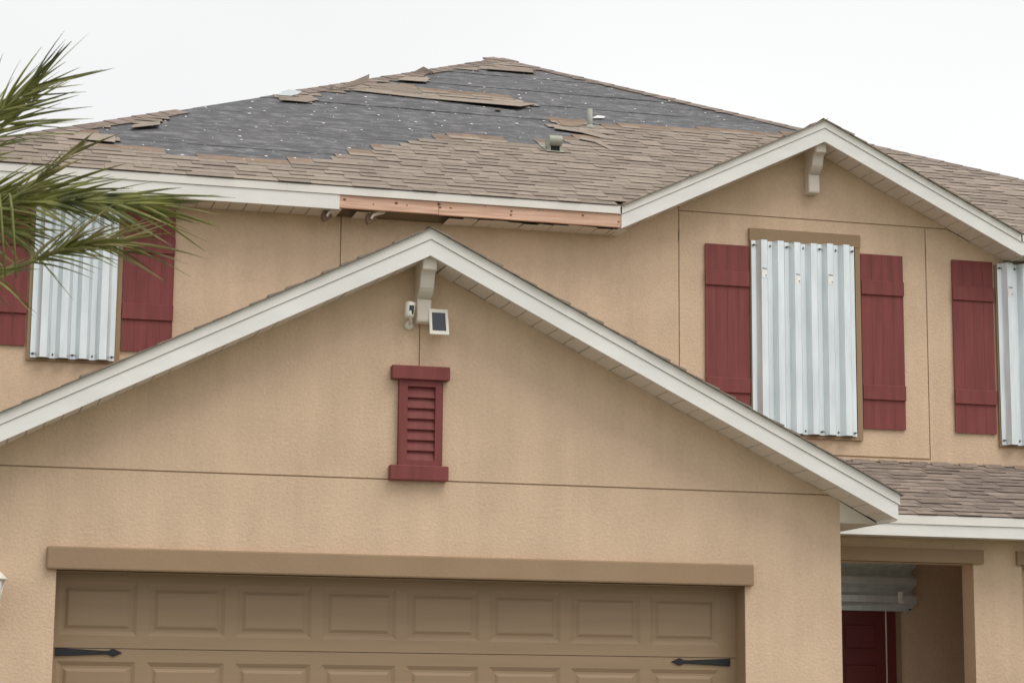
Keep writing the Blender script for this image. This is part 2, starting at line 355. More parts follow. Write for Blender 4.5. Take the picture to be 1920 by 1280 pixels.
# upper gable roof
gyb = YE+UL*S2/S3
def gy(t_): return YE+(UZ-S2*t_-ZE)/S3
vsr = [(UA, YE+.02, UZ), (UA-UL, YE+.02, ZE), (UA, gy(0), UZ), (UA+UL, YE+.02, ZE)]
ur = fix(mesh('gable_roof', vsr+[(x, y, z_-.03) for x, y, z_ in vsr], [(0, 1, 2), (0, 2, 3), (4, 6, 5), (4, 7, 6), (0, 4, 5, 1), (3, 7, 4, 0)], 'deck', H))
rake(UA, UZ, S2, UL, YE, HF, ur, (0, .066))
sloped_soffit(UA, UZ, S2, (UZ-HF-SOF)/S2+.02, YE+.029, D1, HF, ur)
# its shingle courses: run back to the main roof
c_, s_ = math.cos(math.atan(S2)), math.sin(math.atan(S2))
vs, fs = [], []
for sg in (-1, 1):
    u = -.03; Ls = UL/c_
    while u < Ls-.02:
        u1 = min(u+.138*1.35, Ls); th = random.choice((.010, .014, .02)); jj = random.uniform(0, .008); i = len(vs)
        for uu, h0, h1 in ((u, .001, .002), (u1, .001, th)):
            for hh in (h0, h1):
                for back in (0, 1):
                    x = UA+sg*(uu*c_+hh*s_); zz = UZ-uu*s_+hh*c_
                    vs.append((x, (YE-.03-jj) if not back else max(YE+.02, YE+(zz-ZE)/S3+.02), zz))
        fs += [tuple(i+k for k in f) for f in BOXF]; u += .138
fix(mesh('shingle_courses', vs, fs, 'shingle', ur, kind='stuff'))

# ---- brackets under both gable peaks
def bracket(ptop, pbot, yw, reach, par_):
    tp = at(*ptop, yw-reach); bt = at(*pbot, yw-.06)
    xc = (tp.x+bt.x)/2; zt, zb = tp.z, bt.z; h = zt-zb; wd = .052
    prof = [(0, zt+.03), (-reach, zt+.03)]
    for f, y in ((0, -reach), (.03, -reach+.022), (.08, -reach+.045), (.16, -reach+.060), (.30, -reach+.070), (.48, -reach+.076), (.64, -reach+.086), (.77, -reach+.105), (.87, -reach+.130), (.95, -reach+.158), (1., -.088)):
        prof.append((y, zt-.065-(h-.235)*f))
    prof += [(-.085, zb+.17), (-.105, zb+.165), (-.105, zb+.012), (-.095, zb), (0, zb)]
    vs = [(xc-wd, yw+y, z_) for y, z_ in prof]+[(xc+wd, yw+y, z_) for y, z_ in prof]; n_ = len(prof)
    fs = [tuple(range(n_)), tuple(range(2*n_-1, n_-1, -1))]+[(i, i+n_, (i+1) % n_+n_, (i+1) % n_) for i in range(n_)]
    o_ = fix(mesh('gable_bracket', vs, fs, 'soffit', H)); bevel(o_, .006, 1)
bracket((807, 488), (792, 606), 0., .27, H)
bracket((1540, 272), (1523, 364), D1, .27, H)

# ---- main eave: drip strip, aluminium fascia, bare lumber, soffit
roof_v = [(XL, YE, ZE), (XR, YE, ZE), (PX, PY, PZ), (XL, YB, ZE), (XR, YB, ZE), (PX, YB-HW if YB-HW > PY else PY+.01, PZ)]
gcy = YE+(UZ-ZE)/S3                                           # where the gable ridge runs into the main slope
roof_v += [(UA-UL, YE, ZE), (UA, gcy, UZ), (UA+UL, YE, ZE)]
roof = fix(mesh('roof', [(x, y, z_-.012) for x, y, z_ in roof_v], [(0, 6, 7, 2), (7, 8, 1, 2), (0, 2, 5, 3), (1, 4, 5, 2), (3, 5, 4)], 'deck', H))
fix(mesh('roof_sheathing', [(x, y, z_-.05) for x, y, z_ in roof_v], [(0, 2, 7, 6), (7, 2, 1, 8), (0, 3, 5, 2), (1, 2, 5, 4), (3, 4, 5)], 'deck', roof))
xs0 = at(637, 375, YE).x; xv = UA-UL
box('drip_strip', (XL, YE-.009, ZE-.066), (xv, YE+.03, ZE), 'whitedrip', roof)
box('fascia_board', (XL, YE, ZE-HF), (xs0, YE+.028, ZE-.069), 'white', roof)
box('drip_strip', (UA+UL, YE-.009, ZE-.066), (XR, YE+.03, ZE), 'whitedrip', roof)
box('fascia_board', (UA+UL, YE, ZE-HF), (XR, YE+.028, ZE-.069), 'white', roof)
box('fascia_joint', (at(538, 350, YE).x-.002, YE-.0098, ZE-.066), (at(538, 350, YE).x+.002, YE-.0085, ZE-.001), 'soffit', roof)
xsp = at(823, 395, YE).x
prism('lumber_board', [(xs0+.003, ZE-.069), (xsp-.002, ZE-.069), (xsp-.002, ZE-.172), (xs0+.003, ZE-.172)], YE+.012, YE+.05, 'wood', roof)
prism('lumber_board', [(xsp+.002, ZE-.069), (xv-.004, ZE-.069), (xv+.045, ZE-.178), (xsp+.002, ZE-.175)], YE+.012, YE+.05, 'wood', roof)
vs, fs = [], []
for px, py, r_ in ((646, 374, .011), (743, 381, .012), (763, 385, .006), (823, 383, .013), (825, 389, .01), (845, 390, .008), (910, 387, .005), (959, 396, .009), (958, 403, .009), (1093, 404, .009), (1160, 416, .008), (1010, 394, .005), (700, 383, .006)):
    c = at(px, py, YE+.0105); i = len(vs)
    for k in range(8): vs.append((c.x+r_*1.3*math.cos(k*math.pi/4), YE+.0108, c.z+r_*math.sin(k*math.pi/4)))
    fs.append(tuple(range(i, i+8)))
mesh('lumber_knots', vs, fs, 'knot', roof, kind='stuff')
x = XL+.02
while x < XR-.1:
    x2 = x+.131-.006; pxm = proj((x+.065, (YE+D1)/2, SOF))[0]
    if xv+.05 < x+.06 < UA+UL-.05: x += .131; continue
    z0 = SOF+.006; dz = random.uniform(0, .003); y0 = YE+.028; tw = 0
    if 640 < pxm < 662 or 704 < pxm < 828: x += .131; continue
    if 662 <= pxm <= 704:
        z0 += -.0; tw = .0; y0 += .06
    elif 828 <= pxm < 1185:
        y0 = YE+.055+random.uniform(0, .05); tw = random.uniform(-.004, .012); z0 -= .004
    poly = [(x, y0, z0-dz+tw), (x2, y0+random.uniform(-.008, .008) if 660 < pxm < 1185 else y0, z0-dz+tw*.6), (x2, D1+.002, z0-dz), (x, D1+.002, z0-dz)]
    extr('soffit_panel', poly, (0, 0, .005), 'soffit', roof); x += .131
# torn soffit channel ends hanging down
for ddx, ddy in ((0, 0), (83, 5)):
    def pz(pts_): return [(lambda q_: (q_.x, q_.z))(at(x_+ddx, y_+ddy, YE+.09)) for x_, y_ in pts_]
    prism('torn_channel', pz([(611, 404), (615, 397), (624, 393), (634, 391), (642, 384), (646, 386), (638, 395), (626, 398), (618, 401), (614, 407)]), YE+.07, YE+.12, 'soffit', roof)
    prism('torn_backing', pz([(605, 398), (612, 396), (620, 399), (624, 405), (616, 410), (608, 414), (604, 406)]), YE+.10, YE+.16, 'deck', roof)
# other eaves of the main roof (out of the frame)
box('fascia_board', (XL, YE, SOF), (XL+.028, YB, ZE), 'white', roof); box('fascia_board', (XR-.028, YE, SOF), (XR, YB, ZE), 'white', roof); box('fascia_board', (XL, YB-.028, SOF), (XR, YB, ZE), 'white', roof)
box('eave_soffit', (XL+.03, D1, SOF+.002), (WL, YB-.03, SOF+.01), 'soffit', roof); box('eave_soffit', (WR, D1, SOF+.002), (XR-.03, YB-.03, SOF+.01), 'soffit', roof)

# ================================================================ SHINGLED SURFACES
c3 = math.cos(math.atan(S3)); s3 = math.sin(math.atan(S3))
VD = Vector((0, c3, s3)); ND = Vector((0, -s3, c3)); O3 = Vector((0, YE, ZE))
def onroof(px, py, h=0.):                                     # point on the main front slope seen at a pixel
    r = ray(px, py); tt = ((O3+ND*h)-CAM).dot(ND)/r.dot(ND); return CAM+r*tt
def uv(p_): return p_.x, (p_-O3).dot(VD)
def rp_(u, v_, h): return O3+Vector((u, 0, 0))+VD*v_+ND*h
VTOP = HW/c3
BARE = [(150, 268), (218, 281), (337, 287), (340, 297), (406, 300), (480, 306), (566, 312), (590, 302), (614, 297), (639, 292), (665, 288), (684, 285), (708, 279), (727, 272), (746, 268), (772, 264), (790, 261), (807, 256),
        (900, 261), (969, 264), (975, 269), (1030, 268), (1084, 270), (1088, 258), (1128, 260), (1120, 254), (1084, 246), (1042, 241), (1044, 228), (1101, 232), (1139, 238), (1229, 240), (1319, 246), (1480, 254),
        (1510, 246), (1330, 206), (1160, 166), (1010, 132), (925, 134), (860, 130), (800, 140), (806, 152), (755, 150), (690, 158), (610, 176), (600, 190), (530, 185), (500, 180), (300, 212), (302, 230), (240, 230), (160, 246), (214, 254), (217, 266), (150, 262)]
KEEP = [[(652, 166), (690, 158), (740, 158), (790, 168), (850, 176), (930, 180), (960, 186), (1003, 196), (972, 200), (900, 193), (800, 184), (700, 174)],
        [(520, 176), (600, 176), (608, 186), (575, 192), (528, 186)], [(744, 146), (800, 144), (806, 154), (770, 154)],
        [(905, 128), (1000, 132), (1010, 138), (960, 134)]]
def inside(p_, poly):
    x, y = p_; r = False; j = len(poly)-1
    for i in range(len(poly)):
        xi, yi = poly[i]; xj, yj = poly[j]
        if (yi > y) != (yj > y) and x < (xj-xi)*(y-yi)/(yj-yi)+xi: r = not r
        j = i
    return r
def bare(p3):
    q_ = proj(p3)
    return inside(q_, BARE) and not any(inside(q_, k) for k in KEEP)

# felt sheets, each lapped over the one below
vv = .43; k = 0
while vv < VTOP-.1:
    v1 = min(vv+.96, VTOP-.02); nseg = 40; vs, fs = [], []; lap = .004
    ul0, ul1 = XL+vv*c3, XR-vv*c3; ut0, ut1 = XL+v1*c3, XR-v1*c3
    for i in range(nseg+1):
        f = i/nseg; wv = random.uniform(-.006, .006); lap = min(.010, max(.0022, lap+random.uniform(-.003, .0032)))
        a = rp_(ul0+(ul1-ul0)*f, vv+wv, lap); b = rp_(ut0+(ut1-ut0)*f, v1, .001); c0 = rp_(ul0+(ul1-ul0)*f, vv+wv, .0)
        vs += [c0, a, b]
    for i in range(nseg):
        j = 3*i; fs += [(j, j+3, j+4, j+1), (j+1, j+4, j+5, j+2)]
    mesh('felt_sheet', vs, fs, 'felt', roof); vv += .82
# white plastic-cap nails left in the felt
vs, fs = [], []
rowv = .45; ncap = 0
while rowv < VTOP-.3:
    u = XL+rowv*c3+random.uniform(.1, .5)
    while u < XR-rowv*c3-.1:
        uu, v_ = u+random.uniform(-.16, .16), rowv+random.uniform(-.13, .13); P_ = rp_(uu, v_, .012)
        if bare(P_) and random.random() < (.8 if proj(P_)[0] < 900 else .55 if proj(P_)[0] < 1100 else .3):
            r_ = random.choice((.004, .005, .006, .008, .010, .014))*random.uniform(.8, 1.1); i = len(vs); asp = random.uniform(1.0, 1.6)
            for kk in range(6): vs.append(rp_(uu+r_*asp*math.cos(kk*math.pi/3), v_+r_*math.sin(kk*math.pi/3), .011))
            vs.append(rp_(uu, v_, .017))
            fs += [(i+kk, i+(kk+1) % 6, i+6) for kk in range(6)]
        u += random.uniform(.22, .42)
    rowv += .205
mesh('cap_nails', vs, fs, 'nail', roof, kind='stuff')

TABS = []                                                     # (parent, material, origin fn, u0,u1,v0,v1,h0,h1,full)
E_ = .138
def add_rows(parent, m, P, v_end, urange, skip, hbase, head=None):
    r = 0; v0 = -.012
    while v0 < v_end:
        v1 = min(v0+E_*1.28, v_end+.01); a, b = urange(v0+1.0*E_)
        u = a-random.uniform(0, .3); thick = random.random() < .5
        while u < b:
            wd = random.choice((.15, .2, .25, .3, .36))*random.uniform(.9, 1.1); u1 = u+wd
            th = random.uniform(.009, .0115) if thick else random.uniform(.0045, .006)
            uc = (max(u, a)+min(u1, b))/2
            if u1 > a+.02 and not skip(P(uc, v0+.5*E_, hbase)):
                lo = -.003 if thick else 0.
                TABS.append((parent, m, P, max(u, a)+.001, min(u1, b)-.001, v0+lo, v1, hbase, hbase+th))
                if head and skip(P(uc, v0+1.45*E_, hbase)) and v1+.10 < v_end:
                    TABS.append((parent, 'headlap', P, max(u, a), min(u1, b), v0+E_*.85, v0+E_*random.uniform(2.0, 2.15), hbase+.001, hbase+.004))
            u = u1; thick = not thick if random.random() < .8 else thick
        v0 += E_
def under_gable(p_):
    t_ = abs(p_.x-UA)
    return t_ < UL and UZ-S2*t_ > p_.z+.01
add_rows(roof, 'shingle', rp_, VTOP-.1, lambda v_: (XL+v_*c3+.02, XR-v_*c3-.02), lambda p_: bare(p_) or under_gable(p_), .009, True)

# porch roof
cp_, sp_ = math.cos(math.atan(SP)), math.sin(math.atan(SP)); VP = Vector((0, cp_, sp_)); NP_ = Vector((0, -sp_, cp_)); OP = Vector((0, PYF, PZT))
LP = (D1-PYF)/cp_
pr = extr('porch_roof', [(GX1-.2, PYF, PZT-.004), (WR+.3, PYF, PZT-.004), (WR+.3, D1+.01, PZT-.004+SP*(D1+.01-PYF)), (GX1-.2, D1+.01, PZT-.004+SP*(D1+.01-PYF))], (0, 0, -.03), 'deck', H)
pp_ = lambda u, v_, h: OP+Vector((u, 0, 0))+VP*v_+NP_*h
def under_garage(p_): return p_.z < GZ-S1*abs(p_.x-GA)+.0
add_rows(pr, 'shingle_porch', pp_, LP-.03, lambda v_: (GX1-.15, WR+.3), under_garage, .001)
box('drip_strip', (GA+LR+.002, PYF-.009, PZT-.075), (WR+.3, PYF+.03, PZT-.006), 'whitedrip', pr)
box('fascia_board', (GX1+.002, PYF, PZB), (WR+.3, PYF+.028, PZT-.078), 'white', pr)
x = GX1+.01
while x < WR+.2:
    extr('soffit_panel', [(x, PYF+.028, PZB+.01), (x+.127, PYF+.028, PZB+.01), (x+.127, PYW+random.uniform(0, .005), PZB+.01), (x, PYW, PZB+.01)], (0, 0, .006), 'soffit', pr); x += .131
# stucco kick-out band where the porch roof meets the wall, and its loose edge pieces
prism('wall_flashing', [(GX1+.3, 3.36), (WR, 3.36), (WR, 3.43), (GX1+.3, 3.43)], D1-.004, D1+.02, 'stucco', pr)
for i in range(16):
    x = 6.75+i*.25+random.uniform(-.05, .05)
    extr('loose_shingle', [pp_(x, LP-.17, .006), pp_(x+random.uniform(.12, .24), LP-.17, .008), pp_(x+.2, LP-.05, .014), pp_(x+.03, LP-.04, .012)], (0, 0, .004), random.choice(('shingle_porch', 'headlap', 'shingle_cap')), pr)

# the 300 tabs that show largest become pieces of their own, the rest are joined per roof
ubox = D.meshes.new('shingle'); ubox.from_pydata([(x, y, z_) for x in (0, 1) for y in (0, 1) for z_ in ((0, 1) if y == 0 else (0, .18))], [], BOXF)
import bmesh as _bm
_b = _bm.new(); _b.from_mesh(ubox); _bm.ops.recalc_face_normals(_b, faces=_b.faces); _b.to_mesh(ubox); _b.free()
UM = {}
def area(tb):
    pa, m_, P, u0, u1, v0, v1, h0, h1 = tb
    c = P((u0+u1)/2, (v0+v1)/2, h1); q_ = proj(c)
    if not (10 < q_[0] < 1910 and 60 < q_[1] < 1270) or m_ == 'headlap': return 0
    if pa == roof and q_[0] > 1160 and q_[1] > 240+abs(q_[0]-1547)*.42 and q_[0] < 1700: return 0
    d = (c-CAM).length; return (u1-u0)/d/d*(1.3 if q_[0] > 200 else .6)
order = sorted(range(len(TABS)), key=lambda i: -area(TABS[i])); chosen = set(order[:300])
joined = {}
bpy.context.view_layer.update()
for i, tb in enumerate(TABS):
    pa, m_, P, u0, u1, v0, v1, h0, h1 = tb
    A0 = P(u0, v0, h0); U = Vector((u1-u0, 0, 0)); V = P(u0, v1, h0)-A0; N = P(u0, v0, h1)-A0
    if i in chosen:
        if m_ not in UM:
            UM[m_] = ubox.copy(); UM[m_].name = 'shingle'; UM[m_].materials.append(M[m_]); UM[m_].materials.append(M['edge']); UM[m_].polygons[2].material_index = 1
        o = D.objects.new('shingle', UM[m_]); sc.collection.objects.link(o); o.parent = pa
        mw = Matrix(((U.x, V.x, N.x, A0.x), (U.y, V.y, N.y, A0.y), (U.z, V.z, N.z, A0.z), (0, 0, 0, 1)))
        o.matrix_parent_inverse = pa.matrix_world.inverted(); o.matrix_basis = mw
    else:
        vs, fs, tn = joined.setdefault((pa.name, m_), ([], [], [])); j = len(vs)
        vs += [A0+U*x+V*y+N*z_ for x in (0, 1) for y in (0, 1) for z_ in ((0, 1) if y == 0 else (0, .18))]
        fs += [tuple(j+k for k in f) for f in BOXF]; tn += [random.random()]*6
for (pn, m_), (vs, fs, tn) in joined.items():
    o = fix(mesh('shingle_field', vs, fs, [m_, 'edge'], D.objects[pn], kind='stuff'))
    o.data.polygons.foreach_set('material_index', [1 if i % 6 == 2 else 0 for i in range(len(fs))])
    at_ = o.data.attributes.new('tint', 'FLOAT', 'FACE'); at_.data.foreach_set('value', tn)

# hip caps: folded shingles lapped up each hip
def hip(sg, t0, t1, step=.205, gap=None):
    base = Vector((PX, PY, PZ)); dr = Vector((sg, -1, -S3)); Lh = dr.length; dr.normalize()
    nF = ND.copy(); nS = Vector((sg*s3, 0, c3))
    e1 = nF.cross(dr).normalized(); e1 = e1 if e1.y < 0 or e1.dot(Vector((-sg, 0, 0))) > 0 else -e1
    eF = (VD.cross(ND)).normalized()
    dF = (dr.cross(nF)).normalized();  dF = dF if dF.dot(Vector((-sg, 0, 0))) > 0 else -dF      # lies in the front slope, away from the hip
    dS = (dr.cross(nS)).normalized();  dS = dS if dS.y > 0 else -dS
    t_ = t1
    while t_ > t0:
        q_ = base+dr*t_; px = proj(q_)[0]
        if gap and gap[0] < px < gap[1]: t_ -= step; continue
        wv = random.uniform(.145, .165); th = random.uniform(.015, .019); lo = q_; hi = q_-dr*step*1.25; up_ = (nF+nS).normalized()
        sk = Vector((random.uniform(-.006, .006), 0, 0))
        vs = []
        for base_, h in ((lo, th), (hi, .012)):
            for hh in (0, h):
                vs += [base_+dF*wv+nF*hh+sk, base_+up_*hh*1.15+sk, base_+dS*wv+nS*hh+sk]
        f_ = [(3, 4, 10, 9), (4, 5, 11, 10), (0, 3, 9, 6), (2, 8, 11, 5), (0, 1, 4, 3), (1, 2, 5, 4), (6, 9, 10, 7), (7, 10, 11, 8), (0, 6, 7, 1), (1, 7, 8, 2)]
        oc = fix(mesh('hip_cap', vs, f_, ['shingle_cap', 'edge'], roof)); t_ -= step
        for kf in (2, 3, 4, 5): oc.data.polygons[kf].material_index = 1
hip(-1, .0, 9.8, gap=(303, 527)); hip(1, .0, 9.8)
# a last cap over the peak
def flap(pxs, h0, m_, name='loose_shingle', th=.004):
    pts = [onroof(x_, y_, hh) for (x_, y_), hh in zip(pxs, h0)]
    return extr(name, pts, ND*th, m_, roof)
pk = Vector((PX, PY, PZ))
extr('hip_cap', [pk+Vector((-.20, -.16, -.075)), pk+Vector((.20, -.16, -.075)), pk+Vector((.17, .1, .02)), pk+Vector((-.17, .1, .02))], (0, 0, .022), 'shingle_cap', roof)
# wind-lifted pieces
def lifted(pts_px, m_, tilt=0., y_shift=0., name='loose_shingle'):
    pts = []
    base_p = onroof(*pts_px[0], .02)
    for x_, y_ in pts_px: pts.append(at(x_, y_, base_p.y+y_shift))
    return prism(name, [(p_.x, p_.z) for p_ in pts], base_p.y+y_shift, base_p.y+y_shift+.02, m_, roof)
lifted([(628, 167), (662, 152), (693, 139), (691, 153), (655, 163)], 'shingle', y_shift=.05)
lifted([(762, 142), (794, 125), (813, 135), (790, 142)], 'shingle_cap', y_shift=.25)
lifted([(612, 172), (622, 161), (625, 166), (620, 172)], 'shingle_cap', y_shift=.1)
lump = lifted([(520, 178), (530, 171), (541, 168), (552, 169), (566, 171), (560, 176), (545, 180)], 'galv', y_shift=.02)
flap([(655, 169), (800, 185), (975, 200), (1003, 196), (960, 192), (800, 180), (700, 166)], (.02, .016, .05, .02, .012, .012, .012), 'shingle')
flap([(690, 158), (738, 156), (785, 168), (792, 176), (700, 168)], (.012, .012, .012, .014, .014), 'shingle')
flap([(1038, 241), (1090, 249), (1124, 258), (1150, 261), (1150, 257), (1095, 244), (1046, 236)], (.024, .024, .02, .016, .012, .012, .012), 'shingle')
flap([(1086, 261), (1116, 267), (1140, 279), (1146, 282), (1150, 278), (1122, 264), (1088, 256)], (.024, .024, .02, .016, .012, .012, .012), 'shingle')
flap([(1044, 226), (1055, 236), (1075, 238), (1102, 234), (1098, 230)], (.012, .018, .018, .012, .012), 'headlap')
flap([(520, 187), (575, 192), (600, 187), (560, 184)], (.03, .02, .012, .012), 'shingle')
flap([(125, 259), (216, 267), (216, 254), (150, 249)], (.025, .025, .012, .012), 'shingle')
flap([(246, 240), (300, 234), (300, 228), (250, 234)], (.03, .04, .012, .012), 'shingle')
flap([(744, 150), (800, 154), (805, 147), (760, 145)], (.03, .03, .012, .012), 'shingle')
flap([(912, 130), (1005, 137), (985, 130), (930, 126)], (.03, .03, .012, .012), 'shingle')
flap([(1110, 222), (1132, 222), (1135, 219), (1120, 217)], (.02, .02, .02, .02), 'nail', 'roof_debris')
flap([(928, 206), (940, 207), (938, 204), (930, 204)], (.03, .03, .02, .02), 'shingle_cap', 'roof_debris')
# vent pipe and hooded exhaust vent on the slope
b0 = onroof(1106, 241); tpz = at(1107, 205, b0.y)
tube('vent_pipe', [b0-Vector((0, 0, .05)), Vector((b0.x, b0.y, tpz.z))], .026, 'pvc', roof, 12)
tube('pipe_flashing', [b0-Vector((0, 0, .02)), b0+Vector((0, 0, .035))], [.07, .03], 'pvc', roof, 12)
c0 = onroof(1041, 288); vx = c0.x; vy = c0.y
zt_, zm_, zb_ = at(1041, 252, vy-.03).z, at(1041, 271.5, vy-.03).z, c0.z
hw_ = .057
vent = box('exhaust_vent', (vx-hw_+.004, vy+.045, zb_-.02), (vx+hw_-.004, vy+.15, zt_-.012), 'pvc', roof)
zc_ = (zt_+zm_)/2; rr_ = (zt_-zm_)/2
prof = []
for i in range(13):
    th = math.radians(-100+i*200/12); prof.append((vy+.02-.062*math.cos(th), zc_+rr_*math.sin(th)))
prof += [(vy+.14, zc_+rr_*.9), (vy+.14, zc_-rr_)]
n_ = len(prof); vs = [(x, y, z_) for x in (vx-hw_-.004, vx+hw_+.004) for y, z_ in prof]
fs = [tuple(range(n_)), tuple(range(2*n_-1, n_-1, -1))]+[(i, i+n_, (i+1) % n_+n_, (i+1) % n_) for i in range(n_)]
fix(mesh('vent_hood', vs, fs, 'pvc', roof))
box('vent_cheek', (vx-hw_-.002, vy-.0, zb_-.02), (vx-hw_+.012, vy+.06, zm_), 'pvc', roof); box('vent_cheek', (vx+hw_-.012, vy-.0, zb_-.02), (vx+hw_+.002, vy+.06, zm_), 'pvc', roof)
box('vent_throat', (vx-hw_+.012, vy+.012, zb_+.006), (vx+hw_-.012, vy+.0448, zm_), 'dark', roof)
extr('vent_flashing', [rp_(vx-.085, uv(c0)[1]-.02, .020), rp_(vx+.085, uv(c0)[1]-.02, .020), rp_(vx+.085, uv(c0)[1]+.32, .014), rp_(vx-.085, uv(c0)[1]+.32, .014)], ND*.004, 'pvc', roof)

# ================================================================ WINDOWS, SHUTTERS
SW, STZ, STB = .409, 5.263, 3.689
def shutter(xa, xb, z0, z1):
    bk = box('window_shutter', (xa+.004, D1-.016, z0+.004), (xb-.004, D1-.001, z1-.004), 'maroon', H)
    n_ = 4; wd = (xb-xa)/n_
    for i in range(n_):
        box('shutter_board', (xa+i*wd+.0007, D1-.021-random.uniform(0, .001), z0), (xa+(i+1)*wd-.0007, D1-.015, z1), 'maroon', bk)
    for zc in (z1-.305, z0+.325):
        bevel(box('shutter_batten', (xa-.002, D1-.038, zc-.066), (xb+.002, D1-.0205, zc+.066), 'maroon', bk), .004, 1)
SX0, SX1 = 5.6486, 7.5333
shutter(SX0, SX0+SW, STB, STZ); shutter(SX1-SW, SX1, STB, STZ)
rs0 = at(1782, 486, D1).x; shutter(rs0, rs0+.405, STB, STZ)
slr = 1.0315; LZB = 4.055
shutter(slr-SW, slr, LZB, 5.24); shutter(-.135-SW, -.135, LZB, 5.24)
def window(x0, x1, z0, z1, top=True):
    wn = box('window', (x0+.06, D1-.002, z0+.06), (x1-.06, D1-.0005, z1-.08), 'glass', H)
    t_ = .05
    box('window_trim', (x0, D1-.030, z0), (x0+t_, D1-.0005, z1), 'taupe', wn); box('window_trim', (x1-t_, D1-.030, z0), (x1, D1-.0005, z1), 'taupe', wn)
    box('window_trim', (x0+t_, D1-.030, z0), (x1-t_, D1-.0005, z0+.07), 'taupe', wn)
    if top: box('window_trim', (x0-.004, D1-.034, z1), (x1+.004, D1-.0005, z1+.115), 'taupe', wn)
# storm coverings: corrugated sheets bolted over the openings
PT, DEP = .1563, .056
def sheet(x0, z0, z1, npitch, par_, yb, horiz=None, DEP=DEP):
    prof = [(-.020, 0)]
    for k in range(npitch):
        b = k*PT; prof += [(b+.020, 0), (b+.052, -DEP), (b+.107, -DEP), (b+PT-.020, 0)]
    prof.append((npitch*PT+.020, 0))
    th = .0015; n_ = len(prof); vs, fs = [], []
    for zz in (z0, z1):
        for u, d in prof:
            vs.append((x0+u, yb+d, zz) if horiz is None else (horiz[0] if zz == z0 else horiz[1], yb+d, x0+u))
    for i in range(n_-1): fs.append((i, i+1, n_+i+1, n_+i))
    o_ = mesh('storm_panel', vs, fs, 'galv', par_)
    md = o_.modifiers.new('sheet', 'SOLIDIFY'); md.thickness = .0016; md.offset = 0
    return o_
def fastener(p_, big, par_):
    if big:
        tube('wing_nut', [p_+Vector((0, .004, 0)), p_+Vector((0, -.014, 0))], .0085, 'steel', par_, 8)
        box('wing_nut', (p_.x-.018, p_.y-.012, p_.z-.0035), (p_.x+.018, p_.y-.008, p_.z+.0035), 'steel', par_)
    else:
        poly = [(p_.x+.007*math.cos(a), p_.z-.004+.007*math.sin(a)) for a in [math.radians(d) for d in range(-200, 21, 22)]]+[(p_.x+.003, p_.z+.010), (p_.x-.003, p_.z+.010)]
        prism('keyhole', poly, p_.y-.0035, p_.y+.0, 'steel', par_)
def storm(x0, nsheet, z0, z1, label, stickers=(), top=True):
    yb = D1-.040
    S = empty('storm_covering', (x0+nsheet*PT, D1, z0), label, 'storm panels', 'corrugated storm coverings on the upper windows')
    sh = []
    for k in range(nsheet): sh.append(sheet(x0+k*2*PT, z0+random.uniform(-.006, .006), z1+random.uniform(-.008, .008), 2, S, yb-.002*(k % 2)))
    for k in range(2*nsheet+1):
        for z_ in ((z0+.035, z1-.04) if top else (z0+.035,)): fastener(Vector((x0+k*PT, yb-.005, z_)), k % 2 == 0, S)
    box('mounting_track', (x0-.015, D1-.037, z0+.012), (x0+nsheet*2*PT+.015, D1-.0305, z0+.055), 'galv', S)
    box('mounting_track', (x0-.015, D1-.037, z1-.06), (x0+nsheet*2*PT+.015, D1-.0305, z1-.018), 'galv', S)
    for k, (px, py) in enumerate(stickers):
        c = at(px, py, yb-DEP-.002); xc = x0+round((c.x-x0-.0795)/PT)*PT+.0795
        st = box('sticker', (xc-.024, yb-DEP-.0035, c.z-.042), (xc+.026, yb-DEP-.002, c.z+.030), 'sticker', S)
        prism('sticker_print', [(xc-.018, c.z+.038), (xc+.022, c.z+.034), (xc+.022, c.z+.043), (xc-.018, c.z+.047)], yb-DEP-.0035, yb-DEP-.002, 'ink', st)
        prism('sticker_print', [(xc+.010, c.z-.03), (xc+.018, c.z-.03), (xc+.018, c.z-.012), (xc+.010, c.z-.012)], yb-DEP-.0045, yb-DEP-.0036, 'ink', st)
    return S
cw0 = at(1413, 500, D1-.04).x
tz = at(1500, 457, D1-.04).z; bz_ = at(1550, 817, D1-.04).z
window(at(1404, 470, D1).x, at(1612, 600, D1).x, at(1600, 826, D1).z, at(1500, 459, D1).z)
storm(cw0, 3, bz_, tz, 'corrugated steel storm panels on the window beneath the upper gable peak', [(1440, 512), (1497, 523), (1556, 524)])
lw0 = at(62, 640, D1-.04).x
lt = 5.235
window(at(50, 640, D1).x, at(224, 640, D1).x, at(130, 679, D1).z, lt-.02, False)
storm(lw0, 2, at(130, 674, D1-.04).z, lt-.01, 'corrugated steel storm panels on the upper left window behind the palm fronds', top=False)
rw0 = at(1877, 640, D1-.04).x
window(at(1867, 640, D1).x, at(1867, 640, D1).x+1.06, at(1880, 838, D1).z, SOF-.04, False)
storm(rw0, 3, at(1890, 833, D1-.04).z, SOF-.03, 'corrugated steel storm panels on the upper right window cut by the frame edge', [(1893, 547)], top=True)

